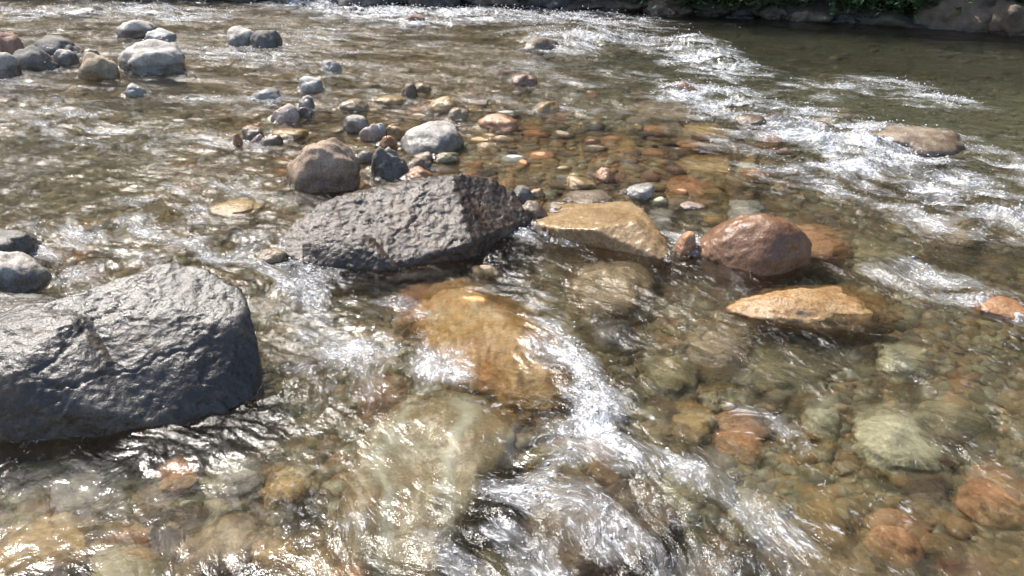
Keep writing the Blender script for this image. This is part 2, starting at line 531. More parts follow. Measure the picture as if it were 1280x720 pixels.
# ---- other stones that can be told apart (photo boxes)
LIST = [
    # name, box, palette, label, near-name, kwargs
    ("boulder", (357, 175, 451, 240), "russet", "blocky round brown boulder standing clear behind the long middle boulder", "the blocky brown boulder", dict(sub=5, angular=0.55, seed=3, depth=0.4)),
    ("boulder", (499, 154, 579, 193), "grey", "smooth pale grey egg shaped boulder behind the long middle boulder", "the grey egg boulder", dict(sub=5, angular=0.15, rough=0.05)),
    ("boulder", (1075, 146, 1205, 198), "brown", "broad brown boulder with water sliding over it at the far right", "the broad brown boulder", dict(sub=5, angular=0.15, hfix=0.105)),
    ("boulder", (-40, 311, 60, 372), "grey", "grey boulder at the left edge right behind the huge dark boulder", "the grey edge boulder", dict(sub=5, angular=0.4)),
    ("boulder", (-50, 284, 48, 330), "dark grey", "dark wet boulder at the left edge, behind the grey one", "the dark edge boulder", dict(sub=5, angular=0.4)),
    ("boulder", (150, 51, 235, 93), "grey", "largest light grey boulder of the cluster at the upper left", "the light grey boulder", dict(sub=5, angular=0.3)),
    ("stone", (103, 66, 151, 99), "tan", "pointed tan stone against the left side of the large light grey boulder", None, dict(angular=0.8)),
    ("boulder", (22, 58, 73, 89), "dark grey", "smooth slate grey boulder at the upper left, right of two cut off by the edge", "the slate boulder", dict(angular=0.2)),
    ("boulder", (-8, 42, 33, 78), "reddish", "reddish brown boulder at the far left edge of the upper left cluster", None, dict(angular=0.3)),
    ("boulder", (-14, 66, 23, 98), "grey", "bluish grey boulder at the left edge, in front of the reddish one", None, dict(angular=0.2)),
    ("stone", (44, 46, 101, 68), "dark grey", "dark flat wet stone behind the slate grey boulder at the upper left", None, dict(angular=0.6)),
    ("stone", (70, 62, 98, 81), "grey", "small grey stone tucked right of the slate grey boulder", None, dict()),
    ("stone", (104, 61, 127, 76), "pale", "small pale stone behind the pointed tan stone", None, dict()),
    ("stone", (146, 24, 201, 47), "grey", "ridged grey stone farthest back of the upper left cluster", None, dict(angular=0.8)),
    ("stone", (184, 36, 219, 54), "pale", "pale stone with a dark end directly behind the large light grey boulder", None, dict(angular=0.5)),
    ("stone", (285, 34, 320, 57), "grey", "smooth grey stone, left half of the pair standing in white water at the upper left", "the pair of stones", dict(angular=0.2)),
    ("stone", (314, 38, 353, 61), "dark grey", "dark craggy stone, right half of the pair standing in white water", None, dict(angular=0.7, rough=0.1)),
    ("stone", (157, 105, 183, 121), "pale", "small pale stone alone in water in front of the large light grey boulder", None, dict(angular=0.6)),
    ("stone", (401, 75, 428, 89), "pale", "small white stone alone in the ripples beyond the middle cobbles", None, dict(angular=0.6)),
    ("stone", (372, 95, 405, 116), "pale", "pale pointed stone at the far end of the middle cobbles", "the pale pointed stone", dict(angular=0.5)),
    ("stone", (315, 110, 353, 125), "pale", "low white topped stone at the left of the middle cobbles", None, dict(angular=0.5)),
    ("stone", (338, 129, 377, 153), "pink", "pinkish rounded stone under a small grey pebble in the middle cobbles", "the pinkish stone", dict(angular=0.2)),
    ("stone", (374, 120, 393, 136), "grey", "small round grey pebble perched right of the pinkish stone", None, dict(angular=0.2)),
    ("stone", (368, 133, 392, 148), "dark grey", "small black stone beneath the round grey pebble", None, dict(angular=0.6)),
    ("stone", (338, 159, 386, 174), "ochre", "flat ochre stone just behind the blocky brown boulder", None, dict(angular=0.6)),
    ("stone", (303, 158, 332, 178), "brown", "upright brown stone breaking a small wave left of the blocky brown boulder", None, dict(angular=0.5)),
    ("stone", (315, 167, 331, 180), "pink", "pink pebble beside the upright brown stone", None, dict(angular=0.3)),
    ("stone", (326, 168, 354, 184), "brown", "smooth dun stone at the upper left corner of the blocky brown boulder", None, dict(angular=0.3)),
    ("stone", (290, 167, 304, 181), "orange", "small bright orange stone at the left end of the middle cobbles", None, dict(angular=0.5)),
    ("stone", (431, 142, 465, 165), "grey", "light grey tilted stone between the blocky boulder and the grey egg boulder", None, dict(angular=0.35, tilt=-0.3)),
    ("stone", (450, 155, 477, 176), "pink", "round mauve stone in front of the light grey tilted stone", None, dict(angular=0.15)),
    ("stone", (468, 154, 483, 173), "pale", "small pale stone pressed against the round mauve stone", None, dict(angular=0.3)),
    ("stone", (474, 169, 497, 185), "orange", "orange pebble left of the grey egg boulder", None, dict(angular=0.3)),
    ("stone", (482, 156, 506, 173), "ochre", "ochre stone wedged behind the orange pebble", None, dict(angular=0.5)),
    ("stone", (462, 184, 510, 223), "dark grey", "angular wet black and grey stone between the blocky boulder and the egg boulder", "the angular black stone", dict(sub=5, angular=0.9)),
    ("stone", (475, 183, 500, 203), "grey", "light grey stone lying against the angular black stone", None, dict(angular=0.8)),
    ("stone", (507, 208, 541, 224), "orange", "wet orange stone touching the back of the long middle boulder", None, dict(angular=0.3)),
    ("stone", (444, 187, 469, 203), "grey", "small bluish stone at the right foot of the blocky brown boulder", None, dict(angular=0.6)),
    ("stone", (518, 189, 545, 201), "tan", "flat tan stone at the foot of the grey egg boulder", None, dict(angular=0.4)),
    ("stone", (543, 189, 574, 203), "olive", "smooth olive stone in front of the grey egg boulder", None, dict(angular=0.3)),
    ("stone", (512, 196, 540, 211), "brown", "brown stone just behind the wet orange stone", None, dict(angular=0.4)),
    ("stone", (533, 121, 572, 140), "ochre", "ochre topped stone with dark right side beyond the grey egg boulder", None, dict(angular=0.6)),
    ("stone", (560, 134, 586, 149), "tan", "tan stone just right of the ochre topped stone", None, dict(angular=0.4)),
    ("stone", (502, 104, 523, 121), "brown", "rounded brown stone at the far end of the gravel bar", None, dict(angular=0.3)),
    ("stone", (518, 103, 539, 115), "tan", "square tan stone touching the rounded brown stone", None, dict(angular=0.8)),
    ("stone", (466, 118, 508, 132), "ochre", "low ochre stone on the gravel bar, nearer than the rounded brown stone", None, dict(angular=0.5)),
    ("stone", (424, 123, 462, 138), "tan", "low tan stone in the ripples right of the pinkish stone", None, dict(angular=0.5)),
    ("stone", (597, 142, 650, 164), "orange", "split orange brown stone right of the grey egg boulder", None, dict(angular=0.9)),
    ("stone", (667, 126, 701, 141), "ochre", "rounded ochre stone breaking the surface in mid stream", "the rounded ochre stone", dict(angular=0.4)),
    ("stone", (638, 92, 672, 107), "reddish", "reddish stone splashed by white water in mid stream", None, dict(angular=0.5)),
    ("stone", (781, 230, 819, 249), "pale", "cream white stone behind the tan slab", "the cream stone", dict(angular=0.4)),
    ("stone", (706, 220, 746, 238), "ochre", "long ochre stone in shallow water behind the tan slab", None, dict(angular=0.4, yaw=0.5)),
    ("stone", (742, 210, 770, 226), "orange", "bright orange stone in the shallows beyond the long ochre stone", None, dict(angular=0.4)),
    ("stone", (632, 232, 668, 262), "dark grey", "small dark green grey stone at the right end of the long middle boulder", None, dict(angular=0.6)),
    ("stone", (648, 252, 684, 275), "brown", "dark brown stone between the long middle boulder and the tan slab", None, dict(angular=0.5)),
    ("stone", (663, 235, 682, 248), "ochre", "small ochre stone above the gap between middle boulder and tan slab", None, dict(angular=0.4)),
    ("stone", (700, 238, 770, 258), "brown", "flat dark brown stone touching the back of the tan slab", None, dict(angular=0.5, hfix=0.03)),
    ("stone", (842, 290, 870, 320), "orange", "small orange stone with white water between tan slab and red brown boulder", None, dict(angular=0.3)),
    ("stone", (850, 252, 880, 262), "pink", "pinkish flat stone just behind the red brown boulder", None, dict(angular=0.5, hfix=0.015)),
    ("boulder", (1210, 362, 1290, 402), "orange", "orange rock just awash at the right edge", "the orange edge rock", dict(angular=0.3, hfix=0.04)),
    ("boulder", (320, 265, 358, 330), "tan", "tan stone under rushing water at the left end of the long middle boulder", None, dict(angular=0.4, hfix=0.05)),
    ("boulder", (258, 228, 330, 272), "ochre", "ochre stone awash left of the long middle boulder", None, dict(angular=0.4, hfix=0.03)),
    ("boulder", (650, 38, 700, 66), "brown", "brown rock with water pouring over it into the white splash at the top", None, dict(angular=0.3, hfix=0.13)),
    ("boulder", (845, 95, 872, 118), "reddish", "reddish rock at the head of the long white rapid", "the rapid head rock", dict(angular=0.4, hfix=0.09)),
    ("stone", (918, 130, 958, 158), "brown", "dark brown rock poking through the long white rapid", None, dict(angular=0.4, hfix=0.06)),
    ("stone", (505, 18, 536, 32), "reddish", "reddish rock in the white water at the top centre", None, dict(angular=0.5)),
    ("stone", (78, 8, 128, 18), "dark grey", "dark low rock in the white water at the top left", None, dict(angular=0.5)),
]
for name, box, pc, label, near, kw in LIST:
    kw = dict(kw); kw.pop("yaw", None)
    o = place_stone(name, box, pal_mat(pc), label, "boulder" if name == "boulder" else "stone", **kw)
    ROCKS.append((o, near))

# stones wholly under water that stand out
UNDER = [
    ((985, 275, 1062, 318), "orange", "orange brown stone just under rushing water at the right shoulder of the red brown boulder", None, 0.012),
    ((1065, 500, 1172, 572), "greenish", "pale green rounded stone under clear water at the lower right", "the pale green stone", 0.05),
    ((1003, 480, 1062, 535), "greenish", "dull green stone under water left of the pale green stone", None, 0.09),
    ((892, 500, 962, 560), "orange", "terracotta stone under water right of the white chute", "the terracotta stone", 0.13),
    ((840, 500, 893, 535), "ochre", "yellow stone under water left of the terracotta stone", None, 0.09),
    ((1205, 575, 1285, 630), "orange", "rusty orange stone under water at the lower right edge", "the rusty stone", 0.13),
    ((1085, 630, 1165, 680), "orange", "orange stone under water near the bottom right", "the bottom right orange stone", 0.13),
    ((1100, 425, 1165, 455), "greenish", "pale stone under water in front of the low speckled rock", None, 0.07),
    ((1150, 475, 1250, 525), "olive", "olive stone under water behind the pale green stone, to its right", None, 0.10),
    ((705, 318, 825, 385), "tan", "broad tan rock under water in front of the tan slab", "the broad sunken tan rock", 0.025),
    ((930, 425, 1040, 470), "olive", "broad olive stone under water, before the low speckled rock and left of a pale one", None, 0.10),
    ((-20, 635, 112, 712), "ochre", "broad ochre slab under water in the bottom left corner", "the ochre corner slab", 0.06),
    ((100, 675, 212, 735), "olive", "olive boulder under water at the bottom edge, right of the ochre corner slab", None, 0.07),
    ((325, 578, 388, 618), "ochre", "bright yellow stone under water left of the drowned olive boulder", "the yellow stone", 0.06),
    ((255, 568, 325, 602), "grey", "smooth grey stone under water left of the bright yellow stone", None, 0.08),
    ((222, 640, 330, 700), "tan", "tan slab under water between the olive boulders at the bottom", None, 0.09),
    ((160, 608, 212, 638), "tan", "tan cobble under water in front of the huge dark boulder", None, 0.09),
    ((195, 572, 245, 598), "orange", "orange brown cobble under water just in front of the huge dark boulder", None, 0.09),
    ((310, 668, 372, 700), "ochre", "ochre stone with orange edge under water near the bottom, left of the olive boulder", None, 0.07),
    ((405, 705, 462, 740), "orange", "orange red stone under water at the bottom edge", None, 0.06),
    ((850, 400, 930, 440), "tan", "tan stone under water in front of the gap between slab and low speckled rock", None, 0.10),
    ((740, 398, 800, 430), "dark grey", "dark stone with a smooth swell over it right of the golden rock", None, 0.02),
    ((795, 440, 880, 480), "olive", "olive stone under water right of the golden rock, beyond the yellow stone", None, 0.09),
    ((820, 215, 900, 240), "orange", "orange stone under shallow water right of the cream stone", None, 0.04),
    ((780, 120, 880, 145), "tan", "broad tan stone under water left of the long white rapid", None, 0.04),
    ((850, 150, 925, 172), "ochre", "pale ochre stone under water beside the long white rapid", None, 0.03),
    ((848, 190, 920, 218), "ochre", "long ochre stone under shallow water nearer than the long white rapid", None, 0.04),
    ((910, 245, 960, 268), "pale", "pale stone under water behind the red brown boulder", None, 0.05),
    ((1150, 265, 1230, 300), "tan", "tan stone under water below the end of the long white rapid", None, 0.06),
    ((1060, 290, 1140, 325), "olive", "olive stone under water behind the low speckled rock, to its right", None, 0.07),
]
for box, pc, label, near, un in UNDER:
    o = place_stone("submerged_stone", box, pal_mat(pc, sunk=True), label, "stone", under=un, angular=0.35, sub=4)
    ROCKS.append((o, near))

# ================================================================== RIVER BED
BANK_PX = [(-420, -9), (0, -5), (430, 3), (650, 10), (850, 19), (1000, 26), (1150, 35), (1280, 43), (1500, 52)]
BANK = np.array([at(*p)[:2] for p in BANK_PX])
BANK = np.vstack([[-60, BANK[0, 1] + 12], BANK, [BANK[-1, 0] + 6, BANK[-1, 1] - 2.0], [60, BANK[-1, 1] - 8]])


def bank_y(x):
    return np.interp(x, BANK[:, 0], BANK[:, 1])


def blob(x, y, p, r, s=1.0):
    return s * np.exp(-(((x - p[0]) ** 2 + (y - p[1]) ** 2) / (r * r)))


BEDB = [((670, 205), 0.95, 0.15), ((440, 165), 0.9, 0.14), ((600, 130), 1.2, 0.05), ((830, 195), 0.9, 0.10), ((100, 80), 1.2, 0.08),
        ((330, 160), 0.7, 0.04), ((640, 590), 0.25, -0.22), ((1150, 75), 2.6, -0.7), ((130, 190), 1.1, -0.11), ((150, 120), 1.2, -0.1), ((420, 400), 0.4, -0.06), ((660, 340), 0.35, -0.1)]


def bed_z(x, y):
    z = -0.21 + 0.035 * fbm2(x * 1.1, y * 1.1, 3) + 0.012 * fbm2(x * 6, y * 6, 3)
    for p, r, s in BEDB:
        z = z + blob(x, y, at(*p), r, s)
    z = np.minimum(z, -0.055 + 0.025 * fbm2(x * 2.5 + 9, y * 2.5, 2))
    d = y - bank_y(x)
    z = z + sstep(-0.7, 0.3, d) * 0.12
    z = z + sstep(-0.6, -3.5, y) * 0.8
    return z


def fan_grid(rows, cols, w0, w1):
    Y = np.asarray(rows)[:, None]
    U = np.asarray(cols)[None, :]
    X = U * (w0 + w1 * np.maximum(Y, 0))
    Y = np.broadcast_to(Y, X.shape)
    nr, nc = X.shape
    i = np.arange(nr * nc).reshape(nr, nc)
    f = np.stack([i[:-1, :-1], i[:-1, 1:], i[1:, 1:], i[1:, :-1]], -1).reshape(-1, 4)
    return X.ravel(), Y.ravel().copy(), f


def geo_rows(a, b, k):
    n = int(math.log(b / a) / k)
    return a * np.exp(np.linspace(0, math.log(b / a), n))


rows = np.concatenate([np.linspace(-40, -4, 12), np.linspace(-3.5, 0.9, 40), geo_rows(1.0, 17, 0.011), np.linspace(18, 80, 20)])
x, y, f = fan_grid(rows, np.linspace(-1, 1, 301), 6.0, 1.1)
z = bed_z(x, y)


def ground_mat(name, cols, scale, deep_tint=None):
    T = NT(name)
    geo = T.n("ShaderNodeNewGeometry").outputs["Position"]
    vo = T.n("ShaderNodeTexVoronoi")
    vo.inputs["Scale"].default_value = scale
    wn = T.n("ShaderNodeTexNoise"); wn.inputs["Scale"].default_value = 9; T.l(geo, wn.inputs["Vector"])
    wv = T.n("ShaderNodeMix", data_type='VECTOR'); wv.inputs[0].default_value = 0.07
    T.l(geo, wv.inputs[4]); T.l(wn.outputs["Color"], wv.inputs[5]); T.l(wv.outputs[1], vo.inputs["Vector"])
    sp = T.n("ShaderNodeSeparateColor"); T.l(vo.outputs["Color"], sp.inputs[0])
    col = T.ramp(sp.outputs[0], [(i / (len(cols) - 1), c) for i, c in enumerate(cols)])
    col = T.mix(0.7, col, T.ramp(T.noise(geo, 60, 4), [(0.3, (0.5, 0.5, 0.5)), (0.7, (1.4, 1.4, 1.4))]), 'MULTIPLY')
    if deep_tint:       # deeper bed grey green: water's dimming of light painted in, olive algae too
        sp2 = T.n("ShaderNodeSeparateXYZ"); T.l(geo, sp2.inputs[0])
        dz = T.math('MULTIPLY_ADD', T.noise(geo, 1.6, 4, 0.6), 0.35, sp2.outputs[2])
        col = T.mix(T.ramp(T.math('MULTIPLY', dz, -1.0), [(0.02, (0, 0, 0)), (0.30, (0.9, 0.9, 0.9))]), col, deep_tint)
    b = T.n("ShaderNodeBsdfPrincipled"); b.inputs["Roughness"].default_value = 0.7
    T.l(col, b.inputs["Base Color"])
    bp = T.n("ShaderNodeBump"); bp.inputs["Distance"].default_value = 0.03; bp.inputs["Strength"].default_value = 0.8; bp.invert = True
    T.l(vo.outputs["Distance"], bp.inputs["Height"]); T.l(bp.outputs[0], b.inputs["Normal"])
    T.l(b.outputs[0], T.out.inputs[0])
    return T.m


bed = obj("riverbed", mesh_np("riverbed", np.stack([x, y, z], 1), f),
          ground_mat("riverbed_gravel", [(0.17, 0.12, 0.06), (0.30, 0.215, 0.11), (0.23, 0.18, 0.10), (0.37, 0.25, 0.125), (0.26, 0.22, 0.13), (0.40, 0.23, 0.10)], 22, deep_tint=(0.15, 0.158, 0.098)))
tag(bed, "gravelly brown river bed under the water", kind="structure")

# ---- gravel: countless small stones, one object
PROT = [stone_verts(np.random.default_rng(100 + i), 2, 0.35, 0.06) for i in range(10)]
GCOL = np.array([(0.22, 0.16, 0.09), (0.30, 0.22, 0.12), (0.17, 0.14, 0.09), (0.36, 0.22, 0.09), (0.40, 0.20, 0.09), (0.25, 0.24, 0.20),
                 (0.33, 0.29, 0.19), (0.15, 0.12, 0.10), (0.26, 0.24, 0.14), (0.21, 0.12, 0.08), (0.42, 0.38, 0.30)])
NG = 12000
gy = 1.0 + (np.exp(RNG.uniform(0, math.log(11.0), NG)) - 0.0)
gx = RNG.uniform(-1, 1, NG) * (0.75 + 0.66 * gy)
gs = (0.013 + 0.036 * RNG.random(NG) ** 2) * (0.55 + 0.28 * np.sqrt(gy) * 1.2)
gv, gf, gc = [], [], []
base = 0
gz = bed_z(gx, gy)
for i in range(NG):
    if gy[i] > bank_y(gx[i]) + 0.1:
        continue
    v, fc = PROT[i % 10]
    a = RNG.uniform(0, 6.28); s = gs[i]
    c_, s_ = math.cos(a), math.sin(a)
    sc = np.array([1, RNG.uniform(0.6, 0.9), RNG.uniform(0.4, 0.7)]) * s
    w = v * sc
    w = np.stack([w[:, 0] * c_ - w[:, 1] * s_, w[:, 0] * s_ + w[:, 1] * c_, w[:, 2]], 1) + (gx[i], gy[i], gz[i] + 0.25 * sc[2])
    gv.append(w); gf.append(fc + base); base += len(v)
    alg = 0.6 * float(sstep(0.10, 0.30, -gz[i] + 0.12 * RNG.random()))      # olive algae on the deeper gravel
    gc.append(np.tile(np.append((GCOL[RNG.integers(len(GCOL))] * (1 - alg) + alg * np.array((0.17, 0.165, 0.09))) * RNG.uniform(1.0, 1.7), 1), (len(v), 1)))
me = mesh_np("gravel", np.vstack(gv), np.vstack(gf))
at_ = me.attributes.new("tint", 'FLOAT_COLOR', 'POINT')
at_.data.foreach_set("color", np.vstack(gc).astype(np.float32).ravel())
T = NT("gravel")
an = T.n("ShaderNodeAttribute"); an.attribute_name = "tint"
geo = T.n("ShaderNodeNewGeometry").outputs["Position"]
b = T.n("ShaderNodeBsdfPrincipled"); b.inputs["Roughness"].default_value = 0.5
T.l(T.mix(0.7, an.outputs["Color"], T.ramp(T.noise(geo, 45, 5, 0.6), [(0.3, (0.55, 0.55, 0.55)), (0.7, (1.35, 1.35, 1.35))]), 'MULTIPLY'), b.inputs["Base Color"])
T.l(b.outputs[0], T.out.inputs[0])
gravel = obj("gravel", me, T.m)
tag(gravel, "brown and ochre gravel covering the river bed", kind="stuff")

# ---- cobbles on the bed, one object each
cob_mesh = {}
for pc in ("brown", "tan", "ochre", "orange", "reddish", "olive", "greenish", "grey", "dark grey", "pale"):
    for i in range(3):
        v, fc = stone_verts(np.random.default_rng(hash_ := (len(pc) * 31 + i * 7 + sum(map(ord, pc)))), 3, 0.2 + 0.3 * i, 0.06)
        me = mesh_np("cobble", v, fc)
        me.materials.append(pal_mat(pc, sunk=True))
        cob_mesh[pc, i] = me
WEIGHT = [("brown", 22), ("tan", 26), ("ochre", 15), ("orange", 12), ("reddish", 7), ("olive", 14), ("greenish", 6), ("grey", 4), ("dark grey", 3), ("pale", 3)]
names, wts = zip(*WEIGHT)
BARW = (20, 30, 20, 20, 8, 6, 2, 4, 3, 3)
SHAPE = ["round", "flat", "angular"]
taken = [(o.location.x, o.location.y, max(o.dimensions.x, o.dimensions.y) * 0.45) for o, _ in ROCKS]
cobs = []
tries = 0
rng = random.Random(11)
while len(cobs) < 296 and tries < 60000:
    tries += 1
    px, py = rng.uniform(-20, 1300), 40 + 690 * rng.random() ** 0.85
    bar = len(cobs) < 195
    if bar:
        px, py = (rng.gauss(715, 130), rng.gauss(203, 36)) if rng.random() < 0.72 else (rng.gauss(440, 90), rng.gauss(165, 30))   # the shallow bar is thick with cobbles
    if py < 30 or py > 740 or (px > 880 and py < 125):
        continue
    p = at(px, py, -0.12)
    sz = (rng.uniform(0.045, 0.095) if bar else rng.uniform(0.05, 0.13)) * (0.75 + 0.07 * p[1])
    if p[1] > bank_y(p[0]) - 0.4:
        continue
    if any((p[0] - a) ** 2 + (p[1] - b_) ** 2 < (r * 0.85 + sz * (0.62 if bar else 0.8)) ** 2 for a, b_, r in taken):
        continue
    taken.append((p[0], p[1], sz))
    cobs.append((p[0], p[1], sz, px, py, rng.choices(names, BARW if bar else wts)[0], rng.randrange(3), rng.uniform(0, 6.28), rng.uniform(0.45, 0.7) if bar else rng.uniform(0.3, 0.55), rng.uniform(-0.032, 0.008) if bar else None))
ANCH = []
dg = bpy.context.evaluated_depsgraph_get()
for o, near in ROCKS:
    if near:
        ANCH.append((near, o.location.x, o.location.y))


def where(xx, yy):
    best = min(ANCH, key=lambda a_: (a_[1] - xx) ** 2 + (a_[2] - yy) ** 2)
    dx, dy = xx - best[1], yy - best[2]
    if abs(dx) > abs(dy):
        return ("right of " if dx > 0 else "left of ") + best[0]
    return ("behind " if dy > 0 else "in front of ") + best[0]


bykey = {}
for c in cobs:
    size = "large" if c[2] > 0.12 else ("small" if c[2] < 0.085 else "medium")
    bykey.setdefault((size, c[5], SHAPE[c[6]], where(c[0], c[1])), []).append(c)
for (size, pc, shp, wh), cs in bykey.items():
    cs.sort(key=lambda q: q[1])
    for i, c in enumerate(cs):
        extra = "" if len(cs) == 1 else (" nearest" if i == 0 else (" farthest" if i == len(cs) - 1 else " middle"))
        o = bpy.data.objects.new("cobble", cob_mesh[pc, c[6]])
        COL.objects.link(o)
        flat = c[8] * (0.6 if shp == "flat" else 1.0)
        o.scale = (c[2], c[2] * (0.65 + 0.25 * ((c[7] * 7) % 1)), c[2] * flat)
        o.rotation_euler = (0.15 * math.sin(c[7] * 5), 0.15 * math.cos(c[7] * 3), c[7])
        o.location = (c[0], c[1], float(bed_z(np.array([c[0]]), np.array([c[1]]))[0]) + c[2] * flat * 0.45 if c[9] is None else c[9] - c[2] * flat)
        tag(o, f"{size} {shp} {pc} cobble on the bed,{extra} {wh}".replace(",  ", ", "), "cobble", "cobbles on the river bed")

# ================================================================== WATER
rows = np.concatenate([np.linspace(-4, 0.75, 40), geo_rows(0.8, 15.5, 0.0034)])
x, y, f = fan_grid(rows, np.linspace(-1, 1, 1101), 1.0, 0.70)
# flow coordinates: the stream runs to the right far off and towards the viewer when near
ys = np.linspace(-5, 20, 2000)
ang = np.radians(np.interp(ys, [-5, 2, 4.5, 9, 20], [74, 68, 48, 30, 28]))
Gc = np.cumsum(1 / np.tan(ang)) * (ys[1] - ys[0])
Uc = np.cumsum(1 / np.sin(ang)) * (ys[1] - ys[0])
wx = 0.10 * fbm2(x * 1.6 + 5, y * 1.6, 3)
wy = 0.10 * fbm2(x * 1.6 - 9, y * 1.6 + 4, 3)
fv = (x + wx) + np.interp(y + wy, ys, Gc)
fu = -np.interp(y + wy, ys, Uc)


def band(x, y, pts, r):
    """1 on a line of photo points, falling to 0 at r metres"""
    P = [at(*p)[:2] for p in pts]
    x = x + 0.16 * WOB[0] * min(1, 2 * r); y = y + 0.16 * WOB[1] * min(1, 2 * r)
    r = r * 1.6
    dmin = np.full(x.shape, 1e9)
    if len(P) == 1:
        P = P * 2
    for a, b_ in zip(P[:-1], P[1:]):
        ab = b_ - a
        L = max((ab ** 2).sum(), 1e-9)
        t = np.clip(((x - a[0]) * ab[0] + (y - a[1]) * ab[1]) / L, 0, 1)
        dmin = np.minimum(dmin, np.hypot(x - a[0] - t * ab[0], y - a[1] - t * ab[1]))
    return 1 - sstep(0, r, dmin)


FOAM_GLARE = [   # photo points, radius in metres, strength; mostly foam, some painted glare
    ([(395, 5), (470, 18), (540, 25), (620, 22), (700, 22), (745, 30)], 1.1, 0.85),
    ([(430, 12), (540, 22), (640, 20)], 0.45, 1.0),
    ([(0, 18), (60, 15), (150, 10), (230, 22)], 0.9, 0.75),
    ([(330, 45), (370, 55), (420, 40)], 0.7, 0.6),
    ([(702, 60), (740, 54), (800, 52), (850, 60), (905, 88)], 0.55, 0.95),
    ([(700, 62), (760, 56)], 0.28, 1.0),
    ([(760, 100), (730, 95), (690, 95)], 0.5, 0.45),
    ([(870, 115), (920, 135), (980, 150), (1030, 165), (1065, 188), (1115, 213), (1200, 245), (1275, 275)], 0.58, 0.92),
    ([(960, 150), (955, 185), (1000, 210), (1060, 235)], 0.5, 0.62),
    ([(1020, 112), (1100, 106), (1160, 125)], 0.5, 0.7),
    ([(1190, 190), (1240, 205), (1290, 215)], 0.5, 0.65),
    ([(920, 80), (960, 92)], 0.4, 0.4),
    ([(690, 440), (715, 475), (740, 525), (785, 565), (850, 585)], 0.16, 0.95),
    ([(760, 560), (700, 600), (650, 635), (600, 670)], 0.15, 0.8),
    ([(760, 600), (840, 640), (900, 690)], 0.32, 0.62),
    ([(640, 690), (720, 650), (800, 660)], 0.22, 0.55),
    ([(720, 480), (800, 560), (880, 640), (960, 700)], 0.26, 0.62),
    ([(715, 500), (720, 600), (680, 700)], 0.26, 0.66),
    ([(640, 640), (620, 700)], 0.2, 0.6),
    ([(940, 620), (960, 660)], 0.3, 0.4),
    ([(355, 335), (375, 365), (420, 385), (465, 420), (430, 440), (520, 465)], 0.33, 0.72),
    ([(40, 300), (120, 290), (210, 265), (260, 250)], 0.5, 0.55),  # sky glare on the ripples, painted white like foam
    ([(120, 325), (220, 310), (300, 335)], 0.4, 0.52),  # more sky glare painted as white flecks
    ([(310, 300), (330, 330)], 0.2, 0.5),
    ([(620, 310), (660, 295), (700, 305)], 0.2, 0.5),
    ([(640, 350), (690, 400), (700, 440)], 0.12, 0.5),
    ([(1120, 335), (1190, 370), (1230, 395)], 0.25, 0.6),
    ([(850, 290), (865, 315)], 0.1, 0.7),
    ([(190, 60), (280, 65), (350, 75)], 0.6, 0.62),
    ([(0, 130), (60, 140), (130, 170)], 0.6, 0.52),
    ([(260, 175), (300, 190)], 0.3, 0.45),
    ([(500, 490), (450, 500), (520, 520)], 0.15, 0.4),
    ([(520, 620), (560, 640)], 0.12, 0.5),
    ([(380, 640), (430, 660)], 0.15, 0.45),
    ([(1020, 700), (900, 640)], 0.3, 0.35),
    ([(1180, 560), (1260, 590)], 0.15, 0.3),
    ([(240, 560), (310, 555)], 0.12, 0.3),
    ([(780, 90), (860, 130)], 0.6, 0.4),
    ([(940, 520), (1000, 545)], 0.15, 0.4),
]
WOB = (fbm2(x * 2.2 + 1, y * 2.2, 3), fbm2(x * 2.2 + 7, y * 2.2 + 3, 3))
F = np.zeros(x.shape)
for pts, r, s in FOAM_GLARE:
    F = np.maximum(F, s * band(x, y, pts, r))
CALM = [((620, 415), 0.28, 0.2), ((550, 570), 0.34, 0.6), ((1150, 85), 2.0, 0.85), ((1000, 60), 1.6, 0.55), ((1050, 460), 0.5, 0.05), ((690, 205), 0.95, 0.72), ((450, 160), 0.65, 0.55), ((850, 200), 0.6, 0.4), ((250, 120), 0.9, 0.3), ((100, 590), 0.45, 0.45), ((300, 600), 0.35, 0.35), ((1080, 540), 0.4, 0.05)]
F0 = F.copy()                       # smooth swell of the rapids
F = np.clip(F * (0.85 + 0.75 * fbm2(fu * 2.4, fv * 4.0, 4, 0.55)), 0, 1)
pool = np.clip(1 - blob(x, y, at(1120, 70), 2.3, 1.2) - blob(x, y, at(1000, 50), 1.6, 0.7), 0, 1)
barm = np.clip(blob(x, y, at(690, 205), 0.95) + blob(x, y, at(450, 165), 0.6), 0, 1)
F = np.maximum(F, (0.18 + 0.20 * sstep(3.8, 6.0, y)) * (1 - 0.75 * barm) * pool * np.clip(0.75 + 0.9 * fbm2(fu * 0.9 + 4, fv * 1.3, 3), 0, 1.5))  # low level of flecks all over: sun glints painted white
Tb = np.full(x.shape, 0.72)
for p, r, s in CALM:
    Tb = Tb * (1 - blob(x, y, at(*p), r, s))
Tb = np.clip(Tb + 0.55 * F + 0.55 * fbm2(fu * 0.55 + 3, fv * 1.3, 3), 0.05, 1.3)

h = 0.016 * fbm2(fu * 1.5, fv * 2.4, 2)
r1 = noise2(fu * 3.6, fv * 6.4)
r2 = noise2(fu * 7.5 + 3, fv * 13.0)
r3 = noise2(fu * 15 + 7 + 0.5 * r2, fv * 26)
r4 = noise2(fu * 31 + 2 + 0.6 * r3, fv * 50)
h += 0.017 * (0.35 - np.abs(r1) * 1.1) + 0.0095 * (0.35 - np.abs(r2) * 1.1) + 0.0038 * r3 + 0.0014 * r4 * sstep(9, 5, y)
h = h * Tb
